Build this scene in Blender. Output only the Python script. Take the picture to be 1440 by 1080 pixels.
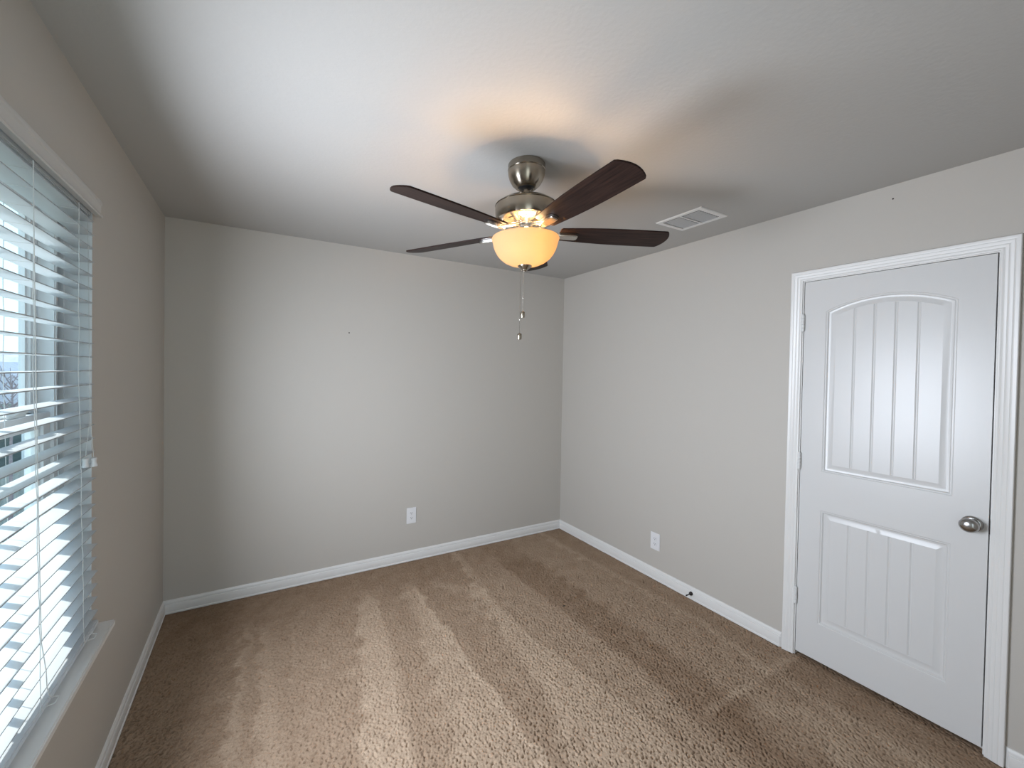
import bpy, math, random
import numpy as np
from mathutils import Vector, Matrix

scene = bpy.context.scene
for o in list(bpy.data.objects):
    bpy.data.objects.remove(o, do_unlink=True)
col = scene.collection
random.seed(7)
PI = math.pi

# ------------------------------------------------------------------ room size
W, D, H, REAR = 3.1154, 3.0698, 2.44, -0.65       # right wall x, back wall y, ceiling z, rear wall y

# ------------------------------------------------------------------ camera
def look_matrix(loc, yaw, pitch, roll):
    cy, sy, cp, sp = math.cos(yaw), math.sin(yaw), math.cos(pitch), math.sin(pitch)
    f = Vector((sy*cp, cy*cp, sp)); r = Vector((cy, -sy, 0)); u = r.cross(f)
    cr, sr = math.cos(roll), math.sin(roll)
    r2 = cr*r + sr*u; u2 = -sr*r + cr*u
    m = Matrix((r2, u2, -f)).transposed().to_4x4()
    m.translation = loc
    return m
cam_data = bpy.data.cameras.new('camera')
cam = bpy.data.objects.new('camera', cam_data)
col.objects.link(cam)
cam.matrix_world = look_matrix(Vector((0.50665, -0.04294, 1.53838)), 0.501225, -0.014594, 0.016370)
cam_data.sensor_width = 36.0
cam_data.lens = 572.414/1440*36.0
cam_data.shift_x = 42.795/1440
cam_data.shift_y = -11.318/1440
cam_data.clip_start = 0.02
cam_data.clip_end = 300
scene.camera = cam

# ------------------------------------------------------------------ view, sky, sun, daylight
vs = scene.view_settings
scene.display_settings.display_device = 'sRGB'
vs.view_transform = 'Standard'
vs.look = 'None'
vs.exposure = 0.17
vs.gamma = 1.0
vs.use_curve_mapping = False

world = bpy.data.worlds.new('sky')
scene.world = world
world.use_nodes = True
wn = world.node_tree
wn.nodes.clear()
wo = wn.nodes.new('ShaderNodeOutputWorld'); wb = wn.nodes.new('ShaderNodeBackground')
tc = wn.nodes.new('ShaderNodeTexCoord'); sx = wn.nodes.new('ShaderNodeSeparateXYZ'); rp = wn.nodes.new('ShaderNodeValToRGB')
wn.links.new(tc.outputs['Generated'], sx.inputs[0]); wn.links.new(sx.outputs['Z'], rp.inputs[0])
wn.links.new(rp.outputs[0], wb.inputs[0]); wn.links.new(wb.outputs[0], wo.inputs[0])
rp.color_ramp.elements[0].position = 0.0; rp.color_ramp.elements[0].color = (0.66, 0.90, 0.97, 1)
rp.color_ramp.elements[1].position = 0.9; rp.color_ramp.elements[1].color = (0.36, 0.60, 0.95, 1)
wb.inputs['Strength'].default_value = 1.7

def lamp(name, kind, loc, energy, color, direction=None, **kw):
    d = bpy.data.lights.new(name, kind)
    d.energy = energy; d.color = color
    for k, v in kw.items(): setattr(d, k, v)
    o = bpy.data.objects.new(name, d); col.objects.link(o); o.location = loc
    if direction is not None:
        o.rotation_euler = Vector(direction).to_track_quat('-Z', 'Y').to_euler()
    return o
lamp('sun', 'SUN', (-6, 6, 7), 6.6, (1.0, 0.985, 0.96), (0.787, -0.617, -0.69), angle=0.009)
# daylight that the window lets into the room
lamp('window_daylight', 'AREA', (0.080, 1.40, 1.27), 46.0, (0.82, 0.885, 1.0), (1.0, 0.02, 0.0),
     shape='RECTANGLE', size=0.78, size_y=1.05, spread=math.radians(167))
# daylight from the hall through the open doorway behind the viewer
lamp('hall_daylight', 'AREA', (0.50, REAR-0.05, 1.05), 5.0, (0.90, 0.96, 1.0), (0.0, 1.0, 0.0),
     shape='RECTANGLE', size=0.78, size_y=1.95)

# ------------------------------------------------------------------ materials
def mat(name, color, rough=0.5, metal=0.0, **kw):
    m = bpy.data.materials.new(name); m.use_nodes = True
    b = m.node_tree.nodes['Principled BSDF']
    b.inputs['Base Color'].default_value = (*color, 1)
    b.inputs['Roughness'].default_value = rough
    b.inputs['Metallic'].default_value = metal
    for k, v in kw.items(): b.inputs[k].default_value = v
    return m
def add_noise(m, scale, bump=0.0, dist=0.001, c1=None, c2=None, detail=3, stretch=None, lo=0.3, hi=0.7):
    nt = m.node_tree; b = nt.nodes['Principled BSDF']
    t = nt.nodes.new('ShaderNodeTexCoord'); n = nt.nodes.new('ShaderNodeTexNoise')
    n.inputs['Scale'].default_value = scale; n.inputs['Detail'].default_value = detail
    if stretch:
        mp = nt.nodes.new('ShaderNodeMapping'); mp.inputs['Scale'].default_value = stretch
        nt.links.new(t.outputs['Object'], mp.inputs[0]); nt.links.new(mp.outputs[0], n.inputs['Vector'])
    else:
        nt.links.new(t.outputs['Object'], n.inputs['Vector'])
    if bump:
        bp = nt.nodes.new('ShaderNodeBump'); bp.inputs['Strength'].default_value = bump; bp.inputs['Distance'].default_value = dist
        nt.links.new(n.outputs['Fac'], bp.inputs['Height']); nt.links.new(bp.outputs[0], b.inputs['Normal'])
    if c1:
        r = nt.nodes.new('ShaderNodeValToRGB')
        r.color_ramp.elements[0].position = lo; r.color_ramp.elements[1].position = hi
        r.color_ramp.elements[0].color = (*c1, 1); r.color_ramp.elements[1].color = (*c2, 1)
        nt.links.new(n.outputs['Fac'], r.inputs[0]); nt.links.new(r.outputs[0], b.inputs['Base Color'])
    return m

M = {}
M['wall'] = add_noise(mat('wall_paint', (0.530, 0.499, 0.455), 0.55), 120, 0.12, 0.002)
M['ceiling'] = add_noise(mat('ceiling_paint', (0.455, 0.443, 0.422), 0.8), 70, 0.22, 0.004, detail=4)
M['trim'] = add_noise(mat('trim_paint', (0.79, 0.78, 0.76), 0.32), 60, 0.03, 0.001)
M['door'] = add_noise(mat('door_paint', (0.68, 0.675, 0.665), 0.30), 12, 0.06, 0.002, stretch=(1, 30, 2))
M['plastic'] = add_noise(mat('white_plastic', (0.78, 0.78, 0.79), 0.35), 40, 0.02, 0.001)
M['dark'] = add_noise(mat('dark_slot', (0.02, 0.02, 0.022), 0.6), 40, 0.05, 0.001)
M['nickel'] = add_noise(mat('brushed_nickel', (0.37, 0.325, 0.265), 0.26, 1.0), 30, 0.05, 0.001, stretch=(1, 1, 60))
M['satin'] = add_noise(mat('satin_nickel', (0.42, 0.41, 0.40), 0.22, 1.0), 30, 0.02, 0.001)
M['bright'] = add_noise(mat('polished_nickel', (0.72, 0.69, 0.64), 0.22, 1.0), 30, 0.02, 0.001)
M['black'] = add_noise(mat('black_rubber', (0.012, 0.012, 0.013), 0.5), 40, 0.05, 0.001)
M['bronze'] = add_noise(mat('dark_bronze', (0.035, 0.028, 0.026), 0.4, 0.6), 40, 0.02, 0.001)
M['slat'] = add_noise(mat('slat_white', (0.86, 0.87, 0.87), 0.4), 8, 0.03, 0.001, stretch=(8, 1, 8))
M['valance'] = add_noise(mat('valance_white_shaded', (0.60, 0.585, 0.56), 0.45), 30, 0.02, 0.001)  # white board toned down so its colour carries the shade
M['slatedge_shade'] = add_noise(mat('slat_edge_shade', (0.42, 0.45, 0.48), 0.5), 30, 0.02, 0.001)  # shade on the white slats' edges, put into a darker colour
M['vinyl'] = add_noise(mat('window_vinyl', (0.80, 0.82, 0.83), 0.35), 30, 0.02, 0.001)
M['gasket'] = add_noise(mat('window_track', (0.25, 0.26, 0.27), 0.5), 30, 0.02, 0.001)
M['cord'] = add_noise(mat('cord_white', (0.74, 0.75, 0.74), 0.7), 300, 0.1, 0.001)
M['ventpaint'] = add_noise(mat('vent_enamel', (0.74, 0.73, 0.71), 0.4), 50, 0.02, 0.001)
M['louver'] = add_noise(mat('shaded_louver_enamel', (0.40, 0.40, 0.395), 0.4), 50, 0.02, 0.001)  # same enamel greyed; the louvers' shade is in this colour
M['hinge'] = add_noise(mat('painted_hinge', (0.74, 0.74, 0.73), 0.35, 0.0), 50, 0.02, 0.001)
M['wood'] = add_noise(mat('dark_walnut', (0.04, 0.025, 0.02), 0.45, **{'Specular IOR Level': 0.12}), 5, 0.05, 0.001, (0.010, 0.006, 0.0055), (0.038, 0.020, 0.0155), 5, (1.5, 28, 28))
M['closet'] = add_noise(mat('closet_paint', (0.05, 0.05, 0.05), 0.8), 20, 0.02, 0.001)
M['paper'] = add_noise(mat('crumpled_plastic', (0.78, 0.80, 0.78), 0.5), 30, 0.2, 0.004)
M['brick'] = add_noise(mat('outer_wall', (0.42, 0.36, 0.31), 0.8), 14, 0.2, 0.01, (0.36, 0.30, 0.26), (0.50, 0.44, 0.38))
M['shingle'] = add_noise(mat('roof_shingle', (0.5, 0.48, 0.55), 0.9), 3, 0.3, 0.03, (0.42, 0.41, 0.48), (0.56, 0.54, 0.60))
M['siding'] = add_noise(mat('house_siding', (0.34, 0.38, 0.36), 0.8), 2, 0.1, 0.02, (0.30, 0.35, 0.33), (0.40, 0.43, 0.40), stretch=(.2, .2, 6))
M['grass'] = add_noise(mat('lawn', (0.3, 0.32, 0.22), 0.9), 3, 0.3, 0.05, (0.34, 0.36, 0.28), (0.46, 0.45, 0.38))
M['bark'] = add_noise(mat('bare_bark', (0.26, 0.20, 0.21), 0.9), 12, 0.3, 0.01, (0.20, 0.15, 0.17), (0.32, 0.26, 0.26))
M['houseglass'] = add_noise(mat('house_window_glass', (0.06, 0.09, 0.09), 0.1), 2, 0.01, 0.001)
M['fencewood'] = add_noise(mat('fence_wood', (0.30, 0.31, 0.29), 0.9), 4, 0.2, 0.01, (0.24, 0.26, 0.25), (0.38, 0.38, 0.35), stretch=(6, 6, .3))

nt = M['slat'].node_tree; ts = nt.nodes.new('ShaderNodeBsdfTranslucent'); ts.inputs[0].default_value = (0.82, 0.88, 0.93, 1)
mxs = nt.nodes.new('ShaderNodeMixShader'); mxs.inputs[0].default_value = 0.36
nt.links.new(nt.nodes['Principled BSDF'].outputs[0], mxs.inputs[1]); nt.links.new(ts.outputs[0], mxs.inputs[2])
nt.links.new(mxs.outputs[0], nt.nodes['Material Output'].inputs['Surface'])
for n_ in ('nickel',):
    nt = M[n_].node_tree; b = nt.nodes['Principled BSDF']; tg = nt.nodes.new('ShaderNodeTangent')
    tg.direction_type = 'RADIAL'; tg.axis = 'Z'; b.inputs['Anisotropic'].default_value = 0.75
    b.inputs['Anisotropic Rotation'].default_value = 0.25; nt.links.new(tg.outputs[0], b.inputs['Tangent'])
def glass_mat():
    m = bpy.data.materials.new('window_glass'); m.use_nodes = True; nt = m.node_tree; nt.nodes.clear()
    o = nt.nodes.new('ShaderNodeOutputMaterial'); mx = nt.nodes.new('ShaderNodeMixShader')
    t = nt.nodes.new('ShaderNodeBsdfTransparent'); g = nt.nodes.new('ShaderNodeBsdfGlossy')
    mx.inputs[0].default_value = 0.07
    t.inputs[0].default_value = (0.965, 0.995, 1.0, 1); g.inputs['Roughness'].default_value = 0.02
    nt.links.new(t.outputs[0], mx.inputs[1]); nt.links.new(g.outputs[0], mx.inputs[2])
    nt.links.new(mx.outputs[0], o.inputs[0]); return m
M['glass'] = glass_mat()

def bowl_mat():
    m = bpy.data.materials.new('frosted_amber_glass'); m.use_nodes = True; nt = m.node_tree; nt.nodes.clear()
    o = nt.nodes.new('ShaderNodeOutputMaterial'); mx = nt.nodes.new('ShaderNodeMixShader')
    d = nt.nodes.new('ShaderNodeBsdfDiffuse'); t = nt.nodes.new('ShaderNodeBsdfTranslucent'); n = nt.nodes.new('ShaderNodeTexNoise')
    e = nt.nodes.new('ShaderNodeEmission'); ad = nt.nodes.new('ShaderNodeAddShader')
    r = nt.nodes.new('ShaderNodeValToRGB')
    n.inputs['Scale'].default_value = 14
    r.color_ramp.elements[0].color = (0.36, 0.265, 0.150, 1); r.color_ramp.elements[1].color = (0.42, 0.31, 0.18, 1)
    nt.links.new(n.outputs['Fac'], r.inputs[0])
    d.inputs[0].default_value = (0.45, 0.38, 0.28, 1); nt.links.new(r.outputs[0], t.inputs[0])
    mx.inputs[0].default_value = 0.55
    e.inputs[0].default_value = (1.0, 0.62, 0.28, 1); e.inputs[1].default_value = 0.30
    nt.links.new(d.outputs[0], mx.inputs[1]); nt.links.new(t.outputs[0], mx.inputs[2])
    nt.links.new(mx.outputs[0], ad.inputs[0]); nt.links.new(e.outputs[0], ad.inputs[1])
    nt.links.new(ad.outputs[0], o.inputs[0]); return m
M['bowl'] = bowl_mat()
def bulb_mat():
    m = bpy.data.materials.new('lit_bulb'); m.use_nodes = True; nt = m.node_tree
    b = nt.nodes['Principled BSDF']; b.inputs['Base Color'].default_value = (1, 0.9, 0.7, 1)
    b.inputs['Emission Color'].default_value = (1.0, 0.72, 0.38, 1); b.inputs['Emission Strength'].default_value = 14
    return m
M['bulb'] = bulb_mat()

def carpet_mat():
    m = bpy.data.materials.new('cut_pile_carpet'); m.use_nodes = True; nt = m.node_tree
    b = nt.nodes['Principled BSDF']; b.inputs['Roughness'].default_value = 0.95
    b.inputs['Specular IOR Level'].default_value = 0.1
    t = nt.nodes.new('ShaderNodeTexCoord'); n = nt.nodes.new('ShaderNodeTexNoise')
    n.inputs['Scale'].default_value = 260; n.inputs['Detail'].default_value = 2
    nt.links.new(t.outputs['Object'], n.inputs['Vector'])
    at = nt.nodes.new('ShaderNodeAttribute'); at.attribute_name = 'pile_lay'
    mx = nt.nodes.new('ShaderNodeMix'); mx.data_type = 'RGBA'
    mx.inputs[6].default_value = (0.275, 0.183, 0.118, 1); mx.inputs[7].default_value = (0.61, 0.47, 0.345, 1)
    nt.links.new(at.outputs['Fac'], mx.inputs[0])
    m2 = nt.nodes.new('ShaderNodeMix'); m2.data_type = 'RGBA'; m2.blend_type = 'MULTIPLY'; m2.inputs[0].default_value = 1.0
    r = nt.nodes.new('ShaderNodeValToRGB'); r.color_ramp.elements[0].position = 0.25; r.color_ramp.elements[1].position = 0.7
    r.color_ramp.elements[0].color = (0.72, 0.70, 0.68, 1); r.color_ramp.elements[1].color = (1, 1, 1, 1)
    nt.links.new(n.outputs['Fac'], r.inputs[0])
    nt.links.new(mx.outputs[2], m2.inputs[6]); nt.links.new(r.outputs[0], m2.inputs[7])
    nt.links.new(m2.outputs[2], b.inputs['Base Color'])
    return m
M['carpet'] = carpet_mat()

# ------------------------------------------------------------------ mesh helpers
class MB:
    def __init__(s): s.v = []; s.f = []
    def add(s, vs_, fs_):
        k = len(s.v); s.v += [tuple(p) for p in vs_]; s.f += [tuple(i+k for i in f) for f in fs_]; return s
    def box(s, a, b):
        x0, y0, z0 = a; x1, y1, z1 = b
        return s.add([(x0,y0,z0),(x1,y0,z0),(x1,y1,z0),(x0,y1,z0),(x0,y0,z1),(x1,y0,z1),(x1,y1,z1),(x0,y1,z1)],
                     [(0,3,2,1),(4,5,6,7),(0,1,5,4),(1,2,6,5),(2,3,7,6),(3,0,4,7)])
    def lathe(s, prof, c=(0,0,0), seg=48, axis='z', cap=True):
        n = len(prof); vv = []; ff = []
        for k in range(seg):
            a = 2*PI*k/seg
            for r, h in prof:
                p = (r*math.cos(a), r*math.sin(a), h)
                if axis == 'x': p = (h, p[0], p[1])
                if axis == 'y': p = (p[0], h, p[1])
                vv.append((p[0]+c[0], p[1]+c[1], p[2]+c[2]))
        for k in range(seg):
            k2 = (k+1) % seg
            for i in range(n-1): ff.append((k*n+i, k2*n+i, k2*n+i+1, k*n+i+1))
        if cap:
            if prof[0][0] > 1e-6: ff.append(tuple(k*n for k in range(seg)))
            if prof[-1][0] > 1e-6: ff.append(tuple(k*n+n-1 for k in reversed(range(seg))))
        return s.add(vv, ff)
    def tube(s, pts, r, seg=8):
        P = [Vector(p) for p in pts]; vv = []; ff = []
        for i, p in enumerate(P):
            d = (P[min(i+1, len(P)-1)] - P[max(i-1, 0)]).normalized()
            u = d.orthogonal().normalized() if i == 0 else (u - d*u.dot(d)).normalized()
            w = d.cross(u)
            rr = r[i] if isinstance(r, (list, tuple)) else r
            for k in range(seg):
                a = 2*PI*k/seg; vv.append(p + u*(rr*math.cos(a)) + w*(rr*math.sin(a)))
        for i in range(len(P)-1):
            for k in range(seg):
                k2 = (k+1) % seg; ff.append((i*seg+k, i*seg+k2, (i+1)*seg+k2, (i+1)*seg+k))
        ff.append(tuple(reversed(range(seg)))); ff.append(tuple((len(P)-1)*seg+k for k in range(seg)))
        return s.add(vv, ff)
    def prism(s, poly, z0, z1, fn=lambda a, b, z: (a, b, z)):
        n = len(poly)
        vv = [fn(a, b, z0) for a, b in poly] + [fn(a, b, z1) for a, b in poly]
        ff = [tuple(reversed(range(n))), tuple(range(n, 2*n))] + [(i, (i+1) % n, n+(i+1) % n, n+i) for i in range(n)]
        return s.add(vv, ff)
    def build(s, name, m, parent=None, smooth=None, bevel=0.0, seg=2):
        me = bpy.data.meshes.new(name); me.from_pydata([tuple(p) for p in s.v], [], s.f); me.validate()
        import bmesh
        bm = bmesh.new(); bm.from_mesh(me)
        bmesh.ops.remove_doubles(bm, verts=bm.verts, dist=1e-6)
        if bevel:
            es = [e for e in bm.edges if len(e.link_faces) == 2 and e.calc_face_angle(0) > 0.6]
            bmesh.ops.bevel(bm, geom=es, offset=bevel, segments=seg, affect='EDGES', clamp_overlap=True)
        bmesh.ops.recalc_face_normals(bm, faces=bm.faces)
        bm.to_mesh(me); bm.free()
        if smooth is not None:
            me.shade_smooth(); me.set_sharp_from_angle(angle=math.radians(smooth))
        me.materials.append(M[m] if isinstance(m, str) else m)
        o = bpy.data.objects.new(name, me); col.objects.link(o)
        if parent: o.parent = parent
        return o
def tag(o, label=None, cat=None, group=None, kind=None):
    if label: o['label'] = label
    if cat: o['category'] = cat
    if group: o['group'] = group
    if kind: o['kind'] = kind
    return o
def empty(name, loc, rz=0.0):
    o = bpy.data.objects.new(name, None); col.objects.link(o); o.location = loc; o.rotation_euler = (0, 0, rz)
    o.empty_display_size = 0.05
    return o

# ================================================================== THE SETTING
# --- floor: cut pile carpet with vacuum tracks
def carpet():
    st = 0.0036
    x0, x1, y0, y1 = 0.0, W+0.14, REAR, D
    nx = int((x1-x0)/st)+1; ny = int((y1-y0)/st)+1
    xs = np.linspace(x0, x1, nx); ys = np.linspace(y0, y1, ny)
    X, Y = np.meshgrid(xs, ys)
    rng = np.random.default_rng(3)
    def band(lam, width, ax=1.0):
        g = np.fft.rfft2(rng.standard_normal((ny, nx)))
        fy = np.fft.fftfreq(ny, st)[:, None]; fx = np.fft.rfftfreq(nx, st)[None, :]
        fr = np.hypot((fx+0.18*fy)*ax, fy)
        h = np.fft.irfft2(g*np.exp(-((fr*lam-1)/width)**2/2), (ny, nx))
        return h/h.std()
    n_t = band(0.0165, 0.60, 1.6); n_f = band(0.0115, 0.35); n_w = band(0.16, 0.5); n_s = band(0.05, 0.5)
    xw = X + 0.012*n_w + 0.004*n_s
    lay = np.full_like(X, 0.40)
    def edge(pts):
        p = np.array(sorted(pts, key=lambda q: q[1])); return np.interp(Y, p[:, 1], p[:, 0])
    def sm(t): t = np.clip(t, 0, 1); return t*t*(3-2*t)
    def strip(l, r, amt, sl=0.03, sr=0.03, ya=-9, yb=9, f=0.2):
        L, R = edge(l), edge(r)
        m = sm((xw-L)/sl+0.5)*sm((R-xw)/sr+0.5)*sm((Y-ya)/f+0.5)*sm((yb-Y)/f+0.5)
        nonlocal lay
        lay = lay + 0.78*amt*m
    strip([(-.1, 3), (-.1, -.6)], [(.42, 2.6), (.38, 1.5), (.3, -.6)], -0.12, .2, .1)
    strip([(.44, 2.57), (.405, 1.8), (.36, 1)], [(.475, 2.57), (.44, 1.8), (.40, 1)], 0.28, .02, .03, yb=2.7)
    strip([(.52, 2.52), (.50, 1.73), (.47, 1)], [(.575, 2.52), (.60, 1.73), (.56, 1)], 0.24, .02, .06, yb=2.65)
    strip([(.68, 2.55), (.66, 2.1)], [(.70, 2.55), (.68, 2.1)], 0.22, .02, .02, yb=2.62, ya=2.15)
    strip([(1.09, 2.64), (.88, 1.6), (.80, 1.0)], [(1.20, 2.5), (1.06, 1.56), (1.0, 1.0)], 0.42, .06, .025, yb=2.72)
    strip([(1.16, 2.3), (1.08, 1.75), (1.0, 1.3)], [(1.205, 2.3), (1.125, 1.75), (1.04, 1.3)], 0.14, .02, .02, yb=2.3)
    strip([(1.39, 2.4), (1.33, 2.1), (1.2, 1.4), (1.15, 1)], [(1.49, 2.63), (1.50, 1.9), (1.52, 1.2)], 0.36, .07, .02, yb=2.68)
    strip([(1.45, 2.63), (1.465, 1.9), (1.48, 1.2)], [(1.49, 2.63), (1.505, 1.9), (1.525, 1.2)], 0.22, .02, .015, yb=2.68)
    strip([(1.50, 2.6), (1.52, 1.2)], [(1.66, 2.6), (1.60, 1.2)], -0.06, .02, .06)
    strip([(1.80, 2.5), (1.74, 1.55), (1.60, 1.15)], [(1.90, 2.45), (1.90, 1.9), (2.04, 1.2)], 0.42, .10, .025, yb=2.45)
    strip([(1.93, 2.92), (1.87, 2.42)], [(1.985, 2.92), (1.915, 2.42)], 0.30, .02, .02, ya=2.4)
    strip([(1.62, 2.62), (1.86, 2.36)], [(1.68, 2.66), (1.92, 2.40)], 0.22, .03, .03, ya=2.36, yb=2.66)
    strip([(1.92, 2.4), (2.06, 1.2)], [(2.20, 2.73), (2.26, 1.4)], 0.10, .04, .05)
    strip([(2.20, 2.73), (2.26, 1.39), (2.2, .9)], [(2.50, 2.7), (2.52, 1.1)], -0.30, .03, .10, yb=2.72)
    strip([(2.50, 2.7), (2.52, 1.1)], [(2.88, 2.8), (2.90, 1.1)], 0.08, .12, .05)
    strip([(2.845, 2.85), (2.90, 1.45), (2.82, 1.1)], [(2.895, 2.85), (2.955, 1.43), (2.87, 1.1)], 0.26, .02, .03)
    strip([(2.92, 2.85), (2.97, 1.3)], [(3.2, 2.85), (3.2, 1.3)], -0.08, .03, .03)
    strip([(2.33, 1.0), (2.33, 0)], [(3.2, 1.0), (3.2, 0)], -0.20, .1, .1, yb=1.05, f=.03)
    strip([(2.3, 1.03), (2.3, 1.0)], [(3.1, 1.03), (3.1, 1.0)], 0.22, .1, .05, ya=1.035, yb=1.075, f=.03)
    d2 = np.hypot(X-2.58, Y-0.80); lay += 0.28*np.exp(-((d2-0.12)/0.09)**2)
    d3 = np.hypot(X-2.80, Y-0.55); lay += 0.18*np.exp(-(d3/0.20)**2)
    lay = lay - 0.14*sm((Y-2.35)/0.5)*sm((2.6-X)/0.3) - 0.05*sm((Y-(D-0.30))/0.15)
    lay = np.clip(lay + 0.035*n_w + 0.03*n_s, 0.03, 0.97)
    # tuft heights: deeper clumps where the pile stands up, smoother by the door and along the walls
    amp = 0.0030 + 0.0012*sm((xw-1.5)/0.8)
    amp = amp*(1-0.35*sm((1.02-Y)/0.06)*sm((X-2.3)/0.1))
    amp = amp*(1-0.4*sm((X-2.93)/0.05))*(1-0.3*sm((Y-2.72)/0.08))
    pit = sm((-0.62-n_t-0.35*n_f)/0.8)
    Z = amp*(0.10*np.maximum(n_t, -0.6) + 0.20*n_f - 3.8*pit) - 0.003
    Z = np.clip(Z, -0.020, 0.003)
    verts = np.stack([X, Y, Z], -1).reshape(-1, 3)
    idx = np.arange(nx*ny).reshape(ny, nx)
    q = np.stack([idx[:-1, :-1], idx[:-1, 1:], idx[1:, 1:], idx[1:, :-1]], -1).reshape(-1, 4)
    me = bpy.data.meshes.new('floor')
    me.vertices.add(len(verts)); me.vertices.foreach_set('co', verts.astype(np.float32).ravel())
    me.loops.add(q.size); me.loops.foreach_set('vertex_index', q.astype(np.int32).ravel())
    me.polygons.add(len(q)); me.polygons.foreach_set('loop_start', np.arange(0, q.size, 4, dtype=np.int32))
    me.update(calc_edges=True)
    a = me.attributes.new('pile_lay', 'FLOAT', 'POINT'); a.data.foreach_set('value', lay.astype(np.float32).ravel())
    me.shade_smooth()
    me.materials.append(M['carpet'])
    o = bpy.data.objects.new('floor', me); col.objects.link(o)
    return o
tag(carpet(), 'tan cut pile carpet with pale vacuum tracks covering the whole floor', 'floor', kind='structure')

T = 0.12
tag(MB().box((-0.24, REAR-T, H), (W+T, D+T, H+0.12)).build('ceiling', 'ceiling'), 'off white lightly textured ceiling above the fan', 'ceiling', kind='structure')
tag(MB().box((-0.24, D, -0.05), (W+T, D+T, H)).build('wall_back', 'wall'), 'bare greige wall behind the fan between two corners', 'wall', kind='structure')
mb = MB().box((-0.24, REAR-T, -0.05), (0.09, REAR, H)).box((0.91, REAR-T, -0.05), (W+T, REAR, H)).box((0.09, REAR-T, 2.05), (0.91, REAR, H))
tag(mb.build('wall_rear', 'wall'), 'bare greige wall behind the viewer with an open doorway', 'wall', kind='structure')

# window opening in the left wall, door opening in the right wall
WY0, WY1, WZ0, WZ1 = 0.955, 1.845, 0.594, 2.085
def wall_with_hole(xa, xb, y0, y1, z0, z1, hy0, hy1, hz0, hz1):
    mb = MB()
    ys = sorted({y0, hy0, hy1, y1}); zs = sorted({z0, hz0, hz1, z1})
    def solid(i, j):
        if i < 0 or j < 0 or i >= len(ys)-1 or j >= len(zs)-1: return False
        return not (ys[i] >= hy0-1e-9 and ys[i+1] <= hy1+1e-9 and zs[j] >= hz0-1e-9 and zs[j+1] <= hz1+1e-9)
    for i in range(len(ys)-1):
        for j in range(len(zs)-1):
            if not solid(i, j): continue
            a, b, c, d = ys[i], ys[i+1], zs[j], zs[j+1]
            for x in (xa, xb): mb.add([(x,a,c),(x,b,c),(x,b,d),(x,a,d)], [(0,1,2,3)])
            if not solid(i-1, j): mb.add([(xa,a,c),(xb,a,c),(xb,a,d),(xa,a,d)], [(0,1,2,3)])
            if not solid(i+1, j): mb.add([(xa,b,c),(xb,b,c),(xb,b,d),(xa,b,d)], [(0,1,2,3)])
            if not solid(i, j-1): mb.add([(xa,a,c),(xb,a,c),(xb,b,c),(xa,b,c)], [(0,1,2,3)])
            if not solid(i, j+1): mb.add([(xa,a,d),(xb,a,d),(xb,b,d),(xa,b,d)], [(0,1,2,3)])
    return mb
tag(wall_with_hole(-0.145, 0.0, REAR, D, -0.05, H, WY0, WY1, WZ0, WZ1).build('wall_left', 'wall'),
    'shaded greige wall around the window with blinds', 'wall', kind='structure')
S0, S1, SZ0, SZ1 = 0.406, 1.065, 0.024, 2.0428      # door slab
J0, J1, JZ = S0-0.004, S1+0.003, SZ1+0.003          # jamb faces
tag(wall_with_hole(W, W+T, REAR, D, -0.05, H, J0-0.018, J1+0.018, -0.05, JZ+0.018).build('wall_right', 'wall'),
    'pale greige wall around the white panelled door', 'wall', kind='structure')
mb = MB(); y0, y1 = J0-0.25, J1+0.25; xa, xb = W+T, W+T+0.6
mb.add([(xa,y0,0),(xb,y0,0),(xb,y1,0),(xa,y1,0),(xa,y0,2.4),(xb,y0,2.4),(xb,y1,2.4),(xa,y1,2.4)],
       [(0,1,2,3),(4,5,6,7),(0,1,5,4),(1,2,6,5),(2,3,7,6)])
tag(mb.build('wall_closet', 'closet'), 'dark closet space behind the closed door', 'wall', kind='structure')

# baseboards
BP = [(0, 0), (0.0145, 0), (0.0155, 0.006), (0.0150, 0.009), (0.0112, 0.0115), (0.0122, 0.014), (0.0125, 0.054), (0.0115, 0.0572), (0.0065, 0.0582),
      (0.0062, 0.0605), (0.0090, 0.0622), (0.0095, 0.068), (0.0080, 0.076), (0.0045, 0.0815), (0, 0.0825)]
def baseboard(name, pts, label):
    # pts: path on floor at the wall face, room side to the left of travel; mitred ends
    mb = MB(); P = [Vector((*p, 0)) for p in pts]; d = (P[1]-P[0]).normalized(); n = Vector((-d.y, d.x, 0))
    rows = []
    for p, mit in ((P[0], 1), (P[1], -1)):
        rows.append([p + n*t + d*(t*mit*m_) + Vector((0, 0, z)) for (t, z), m_ in [(q, mitre[name][0 if mit == 1 else 1]) for q in BP]])
    k = len(BP)
    mb.add(rows[0]+rows[1], [(i, i+1, k+i+1, k+i) for i in range(k-1)] + [tuple(range(k)), tuple(reversed(range(k, 2*k))), (0, k, 2*k-1, k-1)])
    return tag(mb.build(name, 'trim', smooth=35), label, 'baseboard', kind='structure')
CW = 0.052
CY0, CY1, CZ = J0-0.005-CW, J1+0.005+CW, JZ+0.005+CW
mitre = {'baseboard_left': (1, 1), 'baseboard_back': (1, 1), 'baseboard_right_far': (1, 0), 'baseboard_right_near': (0, 1), 'baseboard_rear': (0, 1)}
baseboard('baseboard_left', [(0, D), (0, REAR)], 'white moulded baseboard under the window wall')
baseboard('baseboard_back', [(W, D), (0, D)], 'white moulded baseboard along the wall behind the fan')
baseboard('baseboard_right_far', [(W, CY1), (W, D)][::1], 'white moulded baseboard between door and corner')
baseboard('baseboard_right_near', [(W, REAR), (W, CY0)], 'white moulded baseboard on the knob side of the door')
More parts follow.
